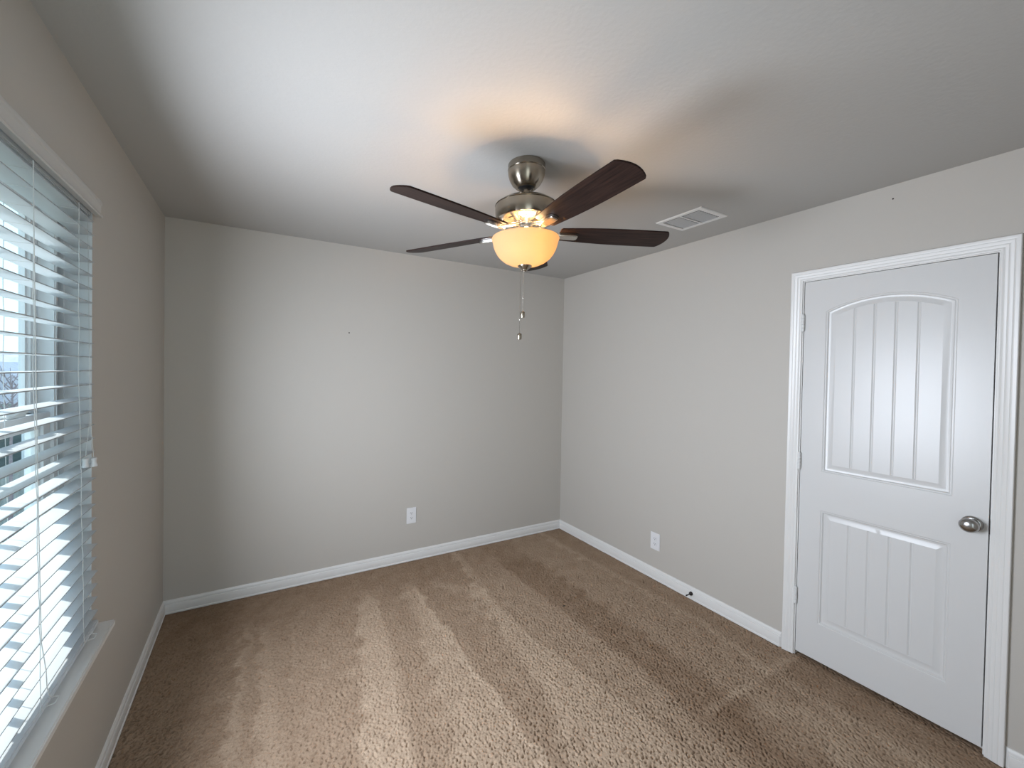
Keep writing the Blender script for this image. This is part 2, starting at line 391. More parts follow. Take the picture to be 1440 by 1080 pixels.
baseboard('baseboard_rear', [(0.91, REAR), (W, REAR)], 'white moulded baseboard behind the viewer')

# --- door casing (trim_1): moulded profile swept round the opening with mitres
CP = [(0, 0), (0, 0.0080), (0.003, 0.0095), (0.0075, 0.0097), (0.010, 0.0088), (0.0135, 0.0108), (0.020, 0.0120), (0.0225, 0.0112),
      (0.0265, 0.0133), (0.0345, 0.0150), (0.037, 0.0141), (0.041, 0.0160), (0.050, 0.0168), (0.052, 0.015), (0.052, 0)]
def casing():
    mb = MB(); k = len(CP)
    a, b, c = J0-0.005, J1+0.005, JZ+0.005
    rows = []
    for (y, z, sy, sz) in ((b, 0.0, 1, 0), (b, c, 1, 1), (a, c, -1, 1), (a, 0.0, -1, 0)):
        rows.append([(W-h, y+sy*w, z+sz*w) for w, h in CP])
    for i in range(3):
        mb.add(rows[i]+rows[i+1], [(j, j+1, k+j+1, k+j) for j in range(k-1)])
    for r in (rows[0], rows[3]): mb.add(r, [tuple(range(k))])
    return mb.build('trim_1', 'trim', smooth=25)
tag(casing(), 'white moulded casing framing the door', 'door casing', kind='structure')

# ================================================================== DOOR
door = tag(empty('door_1', (W, (S0+S1)/2, 0)), 'closed white two panel door with arched plank top panel', 'door', kind='structure')
OFF = Vector((W, (S0+S1)/2, 0))
def dbuild(mb, name, m, parent=None, **kw):
    par = parent or door
    off = OFF
    mb.v = [tuple(Vector(p)-off) for p in mb.v]
    o = mb.build(name, m, None, **kw); o.parent = par
    return o
# jamb
mb = MB()
mb.box((W, J0-0.018, 0), (W+T, J0, JZ+0.018)).box((W, J1, 0), (W+T, J1+0.018, JZ+0.018)).box((W, J0, JZ), (W+T, J1, JZ+0.018))
mb.box((W+0.040, J0, 0), (W+0.075, J0+0.011, JZ)).box((W+0.040, J1-0.011, 0), (W+0.075, J1, JZ)).box((W+0.040, J0+0.011, JZ-0.011), (W+0.075, J1-0.011, JZ))
dbuild(mb, 'jamb', 'trim')
# slab with two moulded panels
XF = W+0.0005
def arch_loop(ya, yb, za, zs, rise, inset, n=24):
    """closed outline (y,z): bottom-left, bottom-right, then the arched top back; inset shrinks it evenly"""
    a, b, z0 = ya+inset, yb-inset, za+inset
    if rise <= 0:
        tops = [(b+(a-b)*i/n, zs-inset) for i in range(n+1)]
    else:
        c = (yb-ya)/2; R = (c*c+rise*rise)/(2*rise); yc = (ya+yb)/2; zc = zs+rise-R
        tops = []
        for i in range(n+1):
            y = b+(a-b)*i/n
            tops.append((y, zc+math.sqrt((R-inset)**2-(y-yc)**2)))
    return [(a, z0), (b, z0)] + tops
PROF = [(0, 0), (0.0035, 0.0026), (0.0080, 0.0026), (0.0125, 0.0078), (0.0190, 0.0094), (0.0215, 0.0096), (0.0425, 0.0035)]
def door_slab():
    mb = MB(); N = 24
    panels = [(0.507, 0.969, 1.031, 1.876, 0.060), (0.507, 0.969, 0.221, 0.826, 0.0)]
    P = lambda d, y, z: (XF+d, y, z)
    # face: stiles, rails
    (ya, yb, za, zs, rise), (_, _, zb, zt, _) = panels
    lv_ = [SZ0, zb, zt, za, zs, SZ1]
    for l, r in ((S0, ya), (yb, S1)):
        for z1, z2 in zip(lv_[:-1], lv_[1:]): mb.add([P(0,l,z1),P(0,r,z1),P(0,r,z2),P(0,l,z2)], [(0,1,2,3)])
    mb.add([P(0,ya,SZ0),P(0,yb,SZ0),P(0,yb,zb),P(0,ya,zb)], [(0,1,2,3)])
    mb.add([P(0,ya,zt),P(0,yb,zt),P(0,yb,za),P(0,ya,za)], [(0,1,2,3)])
    top = arch_loop(ya, yb, za, zs, rise, 0, N)[2:]
    for i in range(N):
        (y1, z1), (y2, z2) = top[i], top[i+1]
        mb.add([P(0,y1,z1),P(0,y2,z2),P(0,y2,SZ1),P(0,y1,SZ1)], [(0,1,2,3)])
    for (a, b, z0, zz, rs) in panels:
        loops = []
        for ins, dep in PROF:
            loops.append([P(dep, y, z) for y, z in arch_loop(a, b, z0, zz, rs, ins, N)])
        n = len(loops[0])
        for L1, L2 in zip(loops[:-1], loops[1:]):
            mb.add(L1+L2, [(i, (i+1) % n, n+(i+1) % n, n+i) for i in range(n)])
        # planked field
        ins, dep = PROF[-1]
        fa, fb = a+ins, b-ins; z_lo = z0+ins
        if rs > 0:
            c = (b-a)/2; R = (c*c+rs*rs)/(2*rs); yc = (a+b)/2; zc = zz+rs-R
            ztop = lambda y: zc+math.sqrt((R-ins)**2-(y-yc)**2)
        else:
            ztop = lambda y: zz-ins
        g = 0.0060; ss = []
        np_ = 5; pw = (fb-fa)/np_
        for k in range(np_):
            l = fa+k*pw+(g if k else 0); r = fa+(k+1)*pw-(g if k < np_-1 else 0)
            if k: ss.append((fa+k*pw-0.0010, 0.0030)); ss.append((fa+k*pw+0.0010, 0.0030))
            for i in range(7): ss.append((l+(r-l)*i/6, 0))
        vv = []
        for y, gd in ss:
            zt_ = ztop(y)
            vv += [P(dep, y, z_lo), P(dep+gd, y, z_lo+0.003), P(dep+gd, y, zt_-0.003), P(dep, y, zt_)]
        mb.add(vv, [(4*i+j, 4*i+4+j, 4*i+5+j, 4*i+1+j) for i in range(len(ss)-1) for j in range(3)])
    # edges and back
    x2 = XF+0.035
    A, B, Cc, Dd = (S0,SZ0), (S1,SZ0), (S1,SZ1), (S0,SZ1)
    for p, q in ((A,B),(B,Cc),(Cc,Dd),(Dd,A)):
        mb.add([(XF,*p),(XF,*q),(x2,*q),(x2,*p)], [(0,1,2,3)])
    mb.add([(x2,*A),(x2,*B),(x2,*Cc),(x2,*Dd)], [(0,1,2,3)])
    return mb
slab = dbuild(door_slab(), 'door_panel', 'door', smooth=22)
for z in (1.822, 1.072, 0.332):
    mb = MB(); yh = J1-0.0005; xh = W-0.0085
    for i in range(5):
        z0 = z-0.044+i*0.0176
        mb.lathe([(0.0060, z0+0.0004), (0.0078, z0+0.0012), (0.0078, z0+0.0164), (0.0060, z0+0.0172)], (xh, yh, 0), 14)
    mb.lathe([(0, z-0.050), (0.004, z-0.048), (0.004, z+0.048), (0.0, z+0.050)], (xh, yh, 0), 12)
    mb.box((W-0.001, yh-0.0010, z-0.044), (W+0.03, yh+0.0010, z+0.044))
    h = dbuild(mb, 'hinge', 'hinge', smooth=40)
mb = MB()
kx, ky, kz = W, 0.449, 0.933
mb.lathe([(0.0, -0.064), (0.010, -0.0635), (0.019, -0.061), (0.0255, -0.056), (0.0290, -0.048), (0.0285, -0.040), (0.024, -0.032), (0.0165, -0.026), (0.0125, -0.021), (0.0120, -0.010), (0.0120, -0.004)],
         (kx, ky, kz), 40, 'x', cap=False)
knob = dbuild(mb, 'knob', 'satin', slab, smooth=60)
mb = MB().lathe([(0.012, -0.0095), (0.022, -0.009), (0.029, -0.0065), (0.0315, -0.003), (0.0315, 0.0008)], (kx, ky, kz), 40, 'x')
dbuild(mb, 'rosette', 'satin', knob, smooth=50)
mb = MB().box((W-0.0015, J0-0.0005, kz-0.029), (W+0.03, J0+0.0033, kz+0.029))
dbuild(mb, 'strike_plate', 'bronze', bevel=0.0006)

# ================================================================== WINDOW (structure)
XF0, XF1 = -0.07, -0.138                    # frame front and back
win = tag(empty('window_1', (XF0, (WY0+WY1)/2, WZ0)), 'white vinyl single hung window behind the blinds', 'window', kind='structure')
WOFF = Vector((XF0, (WY0+WY1)/2, WZ0))
def wbuild(mb, name, m, parent=None, **kw):
    mb.v = [tuple(Vector(p)-WOFF) for p in mb.v]
    o = mb.build(name, m, None, **kw); o.parent = parent or win
    return o
FJ = 0.080                                   # frame jamb width
ia, ib, iz0, iz1 = WY0+FJ, WY1-FJ, WZ0+0.022+0.035, WZ1-0.05
mb = MB()
for (a, b, s) in ((WY1-FJ, WY1, 1), (WY0, WY0+FJ, -1)):
    inner, outer = (a, b) if s == 1 else (b, a)
    f = lambda t: inner+(outer-inner)*t
    def seg(t0, t1, xfront):
        mb.box((XF1, min(f(t0), f(t1)), WZ0), (xfront, max(f(t0), f(t1)), WZ1))
    seg(0, 0.30, XF0); seg(0.30, 0.88, XF0-0.02); seg(0.88, 1.0, XF0)
mb.box((XF1, ia, WZ0), (XF0, ib, iz0)).box((XF1, ia, iz1), (XF0, ib, WZ1))
wbuild(mb, 'window_frame', 'vinyl')
for s, yy in ((1, (WY1-FJ*0.685, WY1-FJ*0.13)), (-1, (WY0+FJ*0.13, WY0+FJ*0.685))):
    wbuild(MB().box((XF0-0.0195, yy[0], WZ0+0.03), (XF0-0.0185, yy[1], WZ1-0.06)), 'track_strip', 'gasket')
ym = (WY0+WY1)/2
def sash(name, xa, xb, z0, z1, st, bot, top):
    mb = MB()
    mb.box((xb, ia, z0), (xa, ia+st, z1)).box((xb, ib-st, z0), (xa, ib, z1))
    mb.box((xb, ia+st, z0), (xa, ib-st, z0+bot)).box((xb, ia+st, z1-top), (xa, ib-st, z1))
    s = wbuild(mb, name, 'vinyl', bevel=0.002)
    xm = (xa+xb)/2
    # inner glazing bead: a thin step round the glass
    mb = MB(); q = 0.012
    mb.box((xb+0.004, ia+st, z0+bot), (xa-0.008, ia+st+q, z1-top)).box((xb+0.004, ib-st-q, z0+bot), (xa-0.008, ib-st, z1-top))
    mb.box((xb+0.004, ia+st+q, z0+bot), (xa-0.008, ib-st-q, z0+bot+q)).box((xb+0.004, ia+st+q, z1-top-q), (xa-0.008, ib-st-q, z1-top))
    wbuild(mb, 'glazing_bead', 'vinyl', s)
    wbuild(MB().box((xm-0.0045, ia+st+0.001, z0+bot+0.001), (xm-0.0035, ib-st-0.001, z1-top-0.001)), 'glass_pane', 'glass', s)
    return s
up = sash('upper_sash', -0.108, -0.134, 1.342, iz1, 0.046, 0.038, 0.035)
lo = sash('lower_sash', -0.079, -0.106, iz0, 1.382, 0.046, 0.05, 0.036)
for s_, xm, z0, z1 in ((up, -0.1215, 1.38, iz1-0.035), (lo, -0.093, iz0+0.05, 1.346)):
    wbuild(MB().box((xm-0.002, ym-0.010, z0), (xm+0.006, ym+0.010, z1)), 'muntin', 'vinyl', s_)
# sash lock
mb = MB().box((-0.104, ym-0.035, 1.382), (-0.082, ym+0.035, 1.388)); mb.lathe([(0.011, 1.388), (0.011, 1.396), (0.006, 1.399)], (-0.093, ym, 0), 20)
wbuild(mb, 'sash_lock', 'vinyl', lo, smooth=40)
# added pale sheets on the opening's sides; their lightness paints the recess light
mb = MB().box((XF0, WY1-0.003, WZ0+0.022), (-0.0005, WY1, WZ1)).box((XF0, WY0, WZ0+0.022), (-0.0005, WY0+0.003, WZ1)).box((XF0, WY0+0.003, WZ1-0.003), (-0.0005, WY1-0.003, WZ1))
wbuild(mb, 'lit_recess_sheet', 'vinyl')
# stool board
mb = MB()
mb.prism([(XF0, WY0+0.001), (0.0, WY0+0.001), (0.0, WY0-0.026), (0.058, WY0-0.026), (0.058, WY1+0.026), (0.0, WY1+0.026), (0.0, WY1-0.001), (XF0, WY1-0.001)], WZ0, WZ0+0.022)
wbuild(mb, 'window_sill', 'trim', bevel=0.004, seg=3, smooth=40)

# crumpled thing lying on the check rail
def crumple():
    import bmesh
    bm = bmesh.new(); bmesh.ops.create_icosphere(bm, subdivisions=3, radius=1)
    r = random.Random(5)
    seeds = [(Vector((r.uniform(-1,1), r.uniform(-1,1), r.uniform(-1,1))).normalized(), r.uniform(-.35, .25)) for _ in range(26)]
    for v in bm.verts:
        d = v.co.normalized(); k = 1.0
        for s_, a in seeds:
            c = d.dot(s_)
            if c > 0.75: k += a*(c-0.75)*4
        v.co = Vector((d.x*0.011*k, d.y*0.058*k, max(d.z*0.016*k, -0.008)))
    me = bpy.data.meshes.new('crumpled_wrapper'); bm.to_mesh(me); bm.free(); me.materials.append(M['paper'])
    o = bpy.data.objects.new('crumpled_wrapper', me); col.objects.link(o); o.location = (-0.0930, 1.600, 1.390)
    return o
tag(crumple(), 'crumpled white plastic wrapper lying on the meeting rail inside the window', 'wrapper')

# ================================================================== BLIND
bl = tag(empty('window_blind', (0.0, ym, 2.05)), 'white two inch faux wood blind, slats open flat, hanging in the window', 'blind')
BOFF = Vector((0.0, ym, 2.05))
def bbuild(mb, name, m, parent=None, **kw):
    mb.v = [tuple(Vector(p)-BOFF) for p in mb.v]
    o = mb.build(name, m, None, **kw); o.parent = parent or bl
    return o
B0, B1 = WY0+0.006, WY1-0.006
mb = MB().box((-0.050, B0, 2.044), (-0.002, B1, 2.082))
bbuild(mb, 'headrail', 'slat', bevel=0.003)
# valance: moulded board with returns
VP = [(0.004, 2.052), (0.020, 2.052), (0.0225, 2.056), (0.0205, 2.062), (0.0165, 2.066), (0.0165, 2.092), (0.0200, 2.096), (0.0200, 2.104), (0.0165, 2.112), (0.004, 2.114)]
k = len(VP); mb = MB()
mb.add([(x, WY0-0.024, z) for x, z in VP]+[(x, WY1+0.024, z) for x, z in VP],
       [(i, (i+1) % k, k+(i+1) % k, k+i) for i in range(k)]+[tuple(range(k)), tuple(reversed(range(k, 2*k)))])
bbuild(mb, 'valance', 'valance', smooth=30)
def slat_front(z): return 0.006 + max(0, 1.515-z)*0.0165
rs = random.Random(11)
zs_ = []
for kk in range(11, -19, -1):
    z = 1.514+kk*0.0465
    xf = slat_front(z)+rs.uniform(-.0012, .0012)
    til = math.radians(rs.gauss(0, 0.7))
    if kk in (-2, -9): til += math.radians(-2.2)
    zs_.append((z, xf))
    mb = MB(); n = 6; dd = 0.050; th = 0.0028
    pr = []
    for i in range(n+1):
        t = -dd/2+dd*i/n; pr.append((t, 0.0009*(1-(2*t/dd)**2)))
    top = [(t, c+th/2) for t, c in pr]; bot = [(t, c-th/2) for t, c in reversed(pr)]
    ring = top+bot; m_ = len(ring); cs, sn = math.cos(til), math.sin(til)
    pts = []
    for y in (B0+0.001, B1-0.001):
        for t, c in ring: pts.append((xf-dd/2+t*cs-c*sn, y, z+t*sn+c*cs))
    mb.add(pts, [(i, (i+1) % m_, m_+(i+1) % m_, m_+i) for i in range(m_)]+[tuple(range(m_)), tuple(reversed(range(m_, 2*m_)))])
    sl_ = bbuild(mb, 'slat', 'slat', smooth=40)
    sl_.data.materials.append(M['slatedge_shade'])
    for p_ in sl_.data.polygons:
        if abs(p_.normal.z) < 0.7: p_.material_index = 1
zr = 0.635; xr = slat_front(zr)
mb = MB().box((xr-0.052, B0, zr-0.009), (xr, B1, zr+0.008))
rail = bbuild(mb, 'bottom_rail', 'slat', bevel=0.003)
LY = (1.105, 1.405, 1.700)
for y in LY:
    fr = [(0.0075, y, 2.046)]+[(xf+0.0012, y, z) for z, xf in zs_]+[(xr+0.0012, y, zr)]
    bk = [(-0.048, y, 2.046)]+[(xf-0.0515, y, z) for z, xf in zs_]+[(xr-0.053, y, zr)]
    mb = MB().tube(fr, 0.0009, 6).tube(bk, 0.0009, 6)
    for z, xf in zs_: mb.tube([(xf-0.0515, y, z-0.0024), (xf+0.0012, y, z-0.0024)], 0.0006, 5)
    bbuild(mb, 'ladder_cord', 'cord', smooth=60)
# lift cord hanging in front of the slats and tucked into the bottom rail
y = 1.4055
pts = [(0.006, y, 2.046), (0.010, y, 1.6)]+[(slat_front(z)+0.004, y-0.002*(1.2-z), z) for z in (1.3, 1.1, 0.95, 0.82)]
pts += [(xr+0.010, y+0.000, 0.74), (xr+0.010, y+0.004, 0.70), (xr+0.006, y+0.026, 0.665), (xr+0.006, y+0.040, 0.645), (xr+0.012, y+0.052, zr+0.004)]
bbuild(MB().tube(pts, 0.0012, 6), 'lift_cord', 'cord', smooth=60)
for yy in (1.45, 1.745):
    bbuild(MB().tube([(xr-0.004, yy, zr+0.005), (xr+0.006, yy+0.006, zr+0.006), (xr+0.016, yy+0.012, zr-0.002), (xr+0.014, yy-0.004, zr-0.008), (xr-0.001, yy-0.012, zr-0.006)], 0.0014, 6), 'cord_tail', 'cord', smooth=60)
# pull cords with tassels
TP = [(0.0, 0.031), (0.0035, 0.030), (0.0080, 0.028), (0.0085, 0.025), (0.0070, 0.018), (0.0072, 0.012), (0.0100, 0.003), (0.0098, 0.0), (0.0, 0.0)]
for (ty, tz, tx, sl) in ((1.765, 1.196, 0.026, 0.010), (1.748, 1.198, 0.010, 0.0)):
    pc = bbuild(MB().tube([(0.004, 1.785, 2.046), (0.009, 1.784, 1.6), (0.012, 1.782, 1.36), (tx, ty, tz+0.030)], 0.0009, 6), 'pull_cord', 'cord', smooth=60)
    bbuild(MB().lathe(TP, (tx, ty, tz), 24), 'tassel', 'plastic', pc, smooth=50)

# ================================================================== CEILING FAN
FX, FY = 1.527, 1.441
fan = tag(empty('ceiling_fan', (FX, FY, H)), 'five blade brushed nickel ceiling fan with dark wood blades and lit frosted bowl', 'ceiling fan')
def fbuild(mb, name, m, parent=None, **kw):
    off = Vector((0, 0, H)); mb.v = [tuple(Vector(p)-off) for p in mb.v]
    o = mb.build(name, m, None, **kw); o.parent = parent or fan
    return o
fbuild(MB().lathe([(0.078, 2.4395), (0.0810, 2.435), (0.0815, 2.412), (0.0790, 2.4095), (0.0810, 2.4065), (0.0795, 2.392), (0.0735, 2.372), (0.062, 2.352), (0.050, 2.3405), (0.0450, 2.3365), (0.0370, 2.3355), (0.032, 2.342)], cap=False, seg=64), 'canopy', 'nickel', smooth=35)
fbuild(MB().lathe([(0.036, 2.352), (0.034, 2.340), (0.026, 2.333), (0.016, 2.330), (0.0125, 2.331)], seg=40), 'hanger_ball', 'black', smooth=50)
fbuild(MB().lathe([(0.0118, 2.334), (0.0118, 2.280)], seg=24), 'downrod', 'nickel', smooth=50)
fbuild(MB().lathe([(0.020, 2.294), (0.024, 2.287), (0.060, 2.2835), (0.095, 2.2790), (0.112, 2.2735), (0.124, 2.2640), (0.1330, 2.2590), (0.1350, 2.2560), (0.1325, 2.2545), (0.1340, 2.252), (0.1335, 2.225), (0.1310, 2.200), (0.1280, 2.1945), (0.122, 2.1940)], seg=72), 'motor_housing', 'nickel', smooth=30)
plate = fbuild(MB().lathe([(0.1270, 2.1948), (0.1250, 2.1920), (0.110, 2.1870), (0.090, 2.1810), (0.070, 2.1760), (0.062, 2.1765)], seg=64), 'motor_plate', 'bright', smooth=40)
for i in range(10):
    a = 2*PI*(i+0.5)/10
    mb = MB(); r0, w = 0.100, 0.013
    e = Vector((math.cos(a), math.sin(a), 0)); t = Vector((-math.sin(a), math.cos(a), 0)); sl = Vector((0, 0, 0.30))
    c = e*r0+Vector((0, 0, 2.1838))
    vv = []
    for dn in (0.0006, -0.004):
        for (p, q) in ((-1, -1), (1, -1), (1, 1), (-1, 1)):
            vv.append(c+t*(p*w)+e*(q*0.0028)+sl*(q*0.0028)-(e*(-0.29)+Vector((0, 0, 0.957)))*(dn))
    mb.add(vv, [(0,1,2,3),(4,7,6,5),(0,4,5,1),(1,5,6,2),(2,6,7,3),(3,7,4,0)])
    fbuild(mb, 'vent_slot', 'black', plate)
fbuild(MB().lathe([(0.060, 2.180), (0.060, 2.1735), (0.053, 2.1715), (0.051, 2.168), (0.051, 2.160), (0.054, 2.157), (0.054, 2.151), (0.048, 2.149), (0.048, 2.145)], seg=48), 'switch_housing', 'bright', smooth=30)
fit = fbuild(MB().lathe([(0.046, 2.147), (0.056, 2.145), (0.0605, 2.141), (0.0605, 2.132), (0.057, 2.129), (0.046, 2.131)], seg=48, cap=False), 'light_fitter', 'bright', smooth=30)
fbuild(MB().lathe([(0.0055, 2.150), (0.0055, 1.985)], seg=12), 'support_rod', 'bright', fit, smooth=40)
for i in range(3):
    a = 2*PI*i/3+0.4
    fbuild(MB().tube([(0.058*math.cos(a), 0.058*math.sin(a), 2.137), (0.105*math.cos(a), 0.105*math.sin(a), 2.130), (0.1405*math.cos(a), 0.1405*math.sin(a), 2.117)], 0.0035, 8), 'fitter_arm', 'bright', fit, smooth=50)
BO = [(0.1455, 2.1165), (0.1470, 2.1130), (0.1455, 2.1085), (0.1430, 2.1040), (0.1415, 2.0940), (0.1385, 2.0810), (0.1330, 2.0660), (0.1230, 2.0480), (0.1090, 2.0310), (0.0900, 2.0160), (0.0680, 2.0055), (0.0450, 1.9995), (0.0220, 1.9970)]
BI = [(r-0.0035, z+0.0010 if i < 4 else z+0.0035) for i, (r, z) in enumerate(BO)]
bowl = fbuild(MB().lathe(BO+BI[::-1]+[BO[0]], seg=72, cap=False), 'light_bowl', 'bowl', smooth=60)
fbuild(MB().lathe([(0.022, 2.0005), (0.0310, 1.9975), (0.0300, 1.9945), (0.0230, 1.9890), (0.0165, 1.9835), (0.0120, 1.9800), (0.0115, 1.9765), (0.0085, 1.9735), (0.0, 1.9725)], seg=40), 'finial', 'nickel', smooth=35)
# two lit bulbs inside the bowl
for bx, by, bz, bw in ((-0.034, -0.056, 2.088, 13.5), (0.036, 0.050, 2.080, 2.5)):
    fbuild(MB().lathe([(0.0, bz-0.026), (0.012, bz-0.022), (0.018, bz-0.010), (0.0175, bz+0.002), (0.012, bz+0.018), (0.010, bz+0.040), (0.010, bz+0.055)], (bx, by, 0), 24), 'bulb', 'bulb', smooth=50)
    lamp('fan_bulb_light', 'POINT', (FX+bx, FY+by, bz), bw, (1.0, 0.62, 0.30), shadow_soft_size=0.034)
# blades
PH0, PITCH, ZB = math.radians(-95.0), math.radians(-11.9), 2.143
def blade_mesh():
    up, lo_ = [], []
    ctrl = [(0.150, 0.040), (0.156, 0.047), (0.20, 0.0515), (0.28, 0.0580), (0.36, 0.0625), (0.44, 0.0645), (0.54, 0.0648), (0.623, 0.0640)]
    side = [(r, w) for r, w in ctrl]
    tip = [(0.626+0.024*(1-(w/0.064)**2), w) for w in (0.056, 0.044, 0.030, 0.015, 0.0, -0.015, -0.030, -0.044, -0.056)]
    out = side+tip+[(r, -w) for r, w in reversed(side)]
    mb = MB().prism(out, -0.003, 0.003)
    return mb
bm_ = None
for k in range(5):
    a = PH0+k*2*PI/5
    arm = empty('blade_bracket', (0, 0, 0)); bpy.data.objects.remove(arm)
    # bracket: hub arm, then a rounded bar clamping the blade from below
    mb = MB()
    mb.tube([(0.046, 0, 0.020), (0.080, 0, 0.017), (0.118, 0, 0.004), (0.150, 0, -0.006)], [0.010, 0.010, 0.009, 0.009], 12)
    bar = [(0.130, 0.011), (0.150, 0.0165), (0.200, 0.0195), (0.222, 0.0185), (0.232, 0.013)]
    mb2 = MB().prism(bar+[(r, -w) for r, w in reversed(bar)], -0.0165, -0.0032)
    mb.add(mb2.v, mb2.f)
    if k == 0:
        br = mb.build('blade_bracket', 'bright', fan, smooth=40, bevel=0.003); bm_ = br.data
        bd = blade_mesh().build('blade', 'wood', fan, bevel=0.0012); bdm = bd.data
        pad = MB().prism([(r+0.0, w*1.28) for r, w in bar[1:]]+[(0.238, 0.0)]+[(r, -w*1.28) for r, w in reversed(bar[1:])], -0.0052, -0.0028).build('bracket_pad', 'bronze', br); pdm = pad.data
    else:
        br = bpy.data.objects.new('blade_bracket', bm_); col.objects.link(br); br.parent = fan
        bd = bpy.data.objects.new('blade', bdm); col.objects.link(bd); bd.parent = fan
        pad = bpy.data.objects.new('bracket_pad', pdm); col.objects.link(pad); pad.parent = br
    m4 = Matrix.Translation((0, 0, ZB-H)) @ Matrix.Rotation(a, 4, 'Z') @ Matrix.Rotation(PITCH, 4, 'X')
    br.matrix_local = m4; bd.matrix_local = m4
# pull chains with fobs
crx, cry = 0.877, -0.480                           # picture-right direction on the ceiling plane
for (off, dep, zt, zf) in ((-0.0045, 0.010, 1.985, 1.7995), (-0.0175, 0.004, 1.990, 1.7030)):
    px, py = off*crx+dep*0.48, off*cry+dep*0.877
    mb = MB().tube([(px*0.6, py*0.6, zt), (px, py, zt-0.02), (px*1.05, py, zf)], 0.0013, 6)
    z = zt-0.02
    while z > zf+0.004:
        mb.lathe([(0, z+0.0018), (0.0017, z), (0, z-0.0018)], (px, py, 0), 6); z -= 0.0062
    mb.lathe([(0, zf+0.066), (0.0026, zf+0.064), (0.0026, zf+0.058), (0, zf+0.056)], (px, py, 0), 10)
    ch = fbuild(mb, 'pull_chain', 'bright', smooth=60)
    fbuild(MB().lathe([(0, zf+0.001), (0.005, zf), (0.0092, zf-0.003), (0.0103, zf-0.010), (0.0098, zf-0.022), (0.0080, zf-0.0275), (0, zf-0.029)], (px, py, 0), 24), 'chain_fob', 'nickel', ch, smooth=50)

# ================================================================== CEILING VENT
VX, VY = 2.715, 1.474
vent = tag(empty('ceiling_vent', (VX, VY, H)), 'white louvered air vent in the ceiling beside the fan', 'vent')
vw, vl = 0.1235, 0.1435
iw, il = 0.098, 0.116
mb = MB()
outer = [(-vw, -vl), (vw, -vl), (vw, vl), (-vw, vl)]; inner = [(-iw, -il), (iw, -il), (iw, il), (-iw, il)]
vv = [(x, y, -0.0005) for x, y in outer]+[(x, y, -0.003) for x, y in outer]+[(x*0.97, y*0.975, -0.007) for x, y in outer]+[(x, y, -0.007) for x, y in inner]+[(x, y, -0.0005) for x, y in inner]
ff = []
for l in range(4):
    for i in range(4): ff.append((l*4+i, l*4+(i+1) % 4, (l+1)*4+(i+1) % 4, (l+1)*4+i))
mb.add(vv, ff)
mb.build('vent_frame', 'ventpaint', vent)
MB().box((-iw, -0.005, -0.0065), (iw, 0.005, -0.0015)).build('divider', 'ventpaint', vent)
MB().box((-iw-0.004, -il-0.004, -0.0012), (iw+0.004, il+0.004, -0.0004)).build('vent_backing', 'black', vent)
lv = None
for s in (-1, 1):
    for i in range(9):
        x = -iw+0.024+i*(2*iw-0.026)/8.4
        if lv is None:
            mb = MB(); L = (il-0.005)/2-0.004
            vv = []
            for y in (-L+0.006, L):
                for (dx, dz) in ((-0.0050, -0.0014), (0.0042, -0.0054), (0.0046, -0.0048), (-0.0046, -0.0008)): vv.append((dx, y, dz))
            mb.add(vv, [(0,1,5,4),(1,2,6,5),(2,3,7,6),(3,0,4,7),(0,3,2,1),(4,5,6,7)])
            o = mb.build('louver', 'louver', vent); lv = o.data
        else:
            o = bpy.data.objects.new('louver', lv); col.objects.link(o); o.parent = vent
        o.location = (x, s*(0.005+(il-0.005)/2), 0)

# ================================================================== OUTLETS, DOOR STOP, NAIL
def outlet(loc, rz, label):
    t = tag(empty('wall_outlet', loc, rz), label, 'outlet', 'outlets low on the walls')
    # local: wall at y=0, room towards -y
    mb = MB().box((-0.040, -0.0055, -0.0635), (0.040, 0.0, 0.0635)); mb.build('cover_plate', 'plastic', t, bevel=0.0025, smooth=40)
    for s in (1, -1):
        zc = s*0.0195
        pts = []
        for i in range(24):
            a = 2*PI*i/24; pts.append((0.0172*math.cos(a), max(-0.0125, min(0.0125, 0.0172*math.sin(a)))+zc))
        r = MB().prism(pts, -0.0075, -0.0045, lambda a, b, z: (a, z, b)).build('receptacle', 'plastic', t)
        MB().box((-0.0075, -0.0079, zc-0.001), (-0.0050, -0.0070, zc+0.008)).build('slot', 'dark', r)
        MB().box((0.0050, -0.0079, zc), (0.0072, -0.0070, zc+0.007)).build('slot', 'dark', r)
        MB().lathe([(0.0030, -0.0079), (0.0030, -0.0070)], (0, 0, zc-0.0065), 14, 'y').build('ground_hole', 'dark', r)
    MB().lathe([(0.0, -0.0068), (0.0030, -0.0064), (0.0034, -0.0054)], (0, 0, 0), 16, 'y').build('screw', 'hinge', t, smooth=50)
    return t
outlet((1.590, D, 0.363), 0, 'white duplex outlet on the wall behind the fan')
outlet((W, 1.974, 0.2815), -PI/2, 'white duplex outlet on the wall beside the door')

ds = tag(empty('door_stop', (W-0.0124, 1.672, 0.040)), 'small dark door stop screwed to the baseboard beside the door', 'door stop')
MB().lathe([(0.0, -0.016), (0.007, -0.015), (0.011, -0.011), (0.0125, -0.004), (0.0125, 0.0)], (0, 0, 0), 28, 'x').build('stop_base', 'bronze', ds, smooth=50)
MB().lathe([(0.0035, -0.056), (0.0045, -0.054), (0.0045, -0.044), (0.0034, -0.042), (0.0034, -0.012)], (0, 0, 0), 16, 'x').build('stop_pin', 'bronze', ds, smooth=50)
nl = MB().lathe([(0, -0.0024), (0.0042, -0.0019), (0.0045, -0.0008), (0.0014, -0.0004), (0.0014, 0.004)], (0, 0, 0), 14, 'y').build('wall_nail', 'bronze', smooth=50)
nl.location = (1.091, D, 1.797); nl2 = nl.copy(); col.objects.link(nl2); nl2.rotation_euler = (0, 0, -PI/2); nl2.scale = (0.8, 0.8, 0.8)
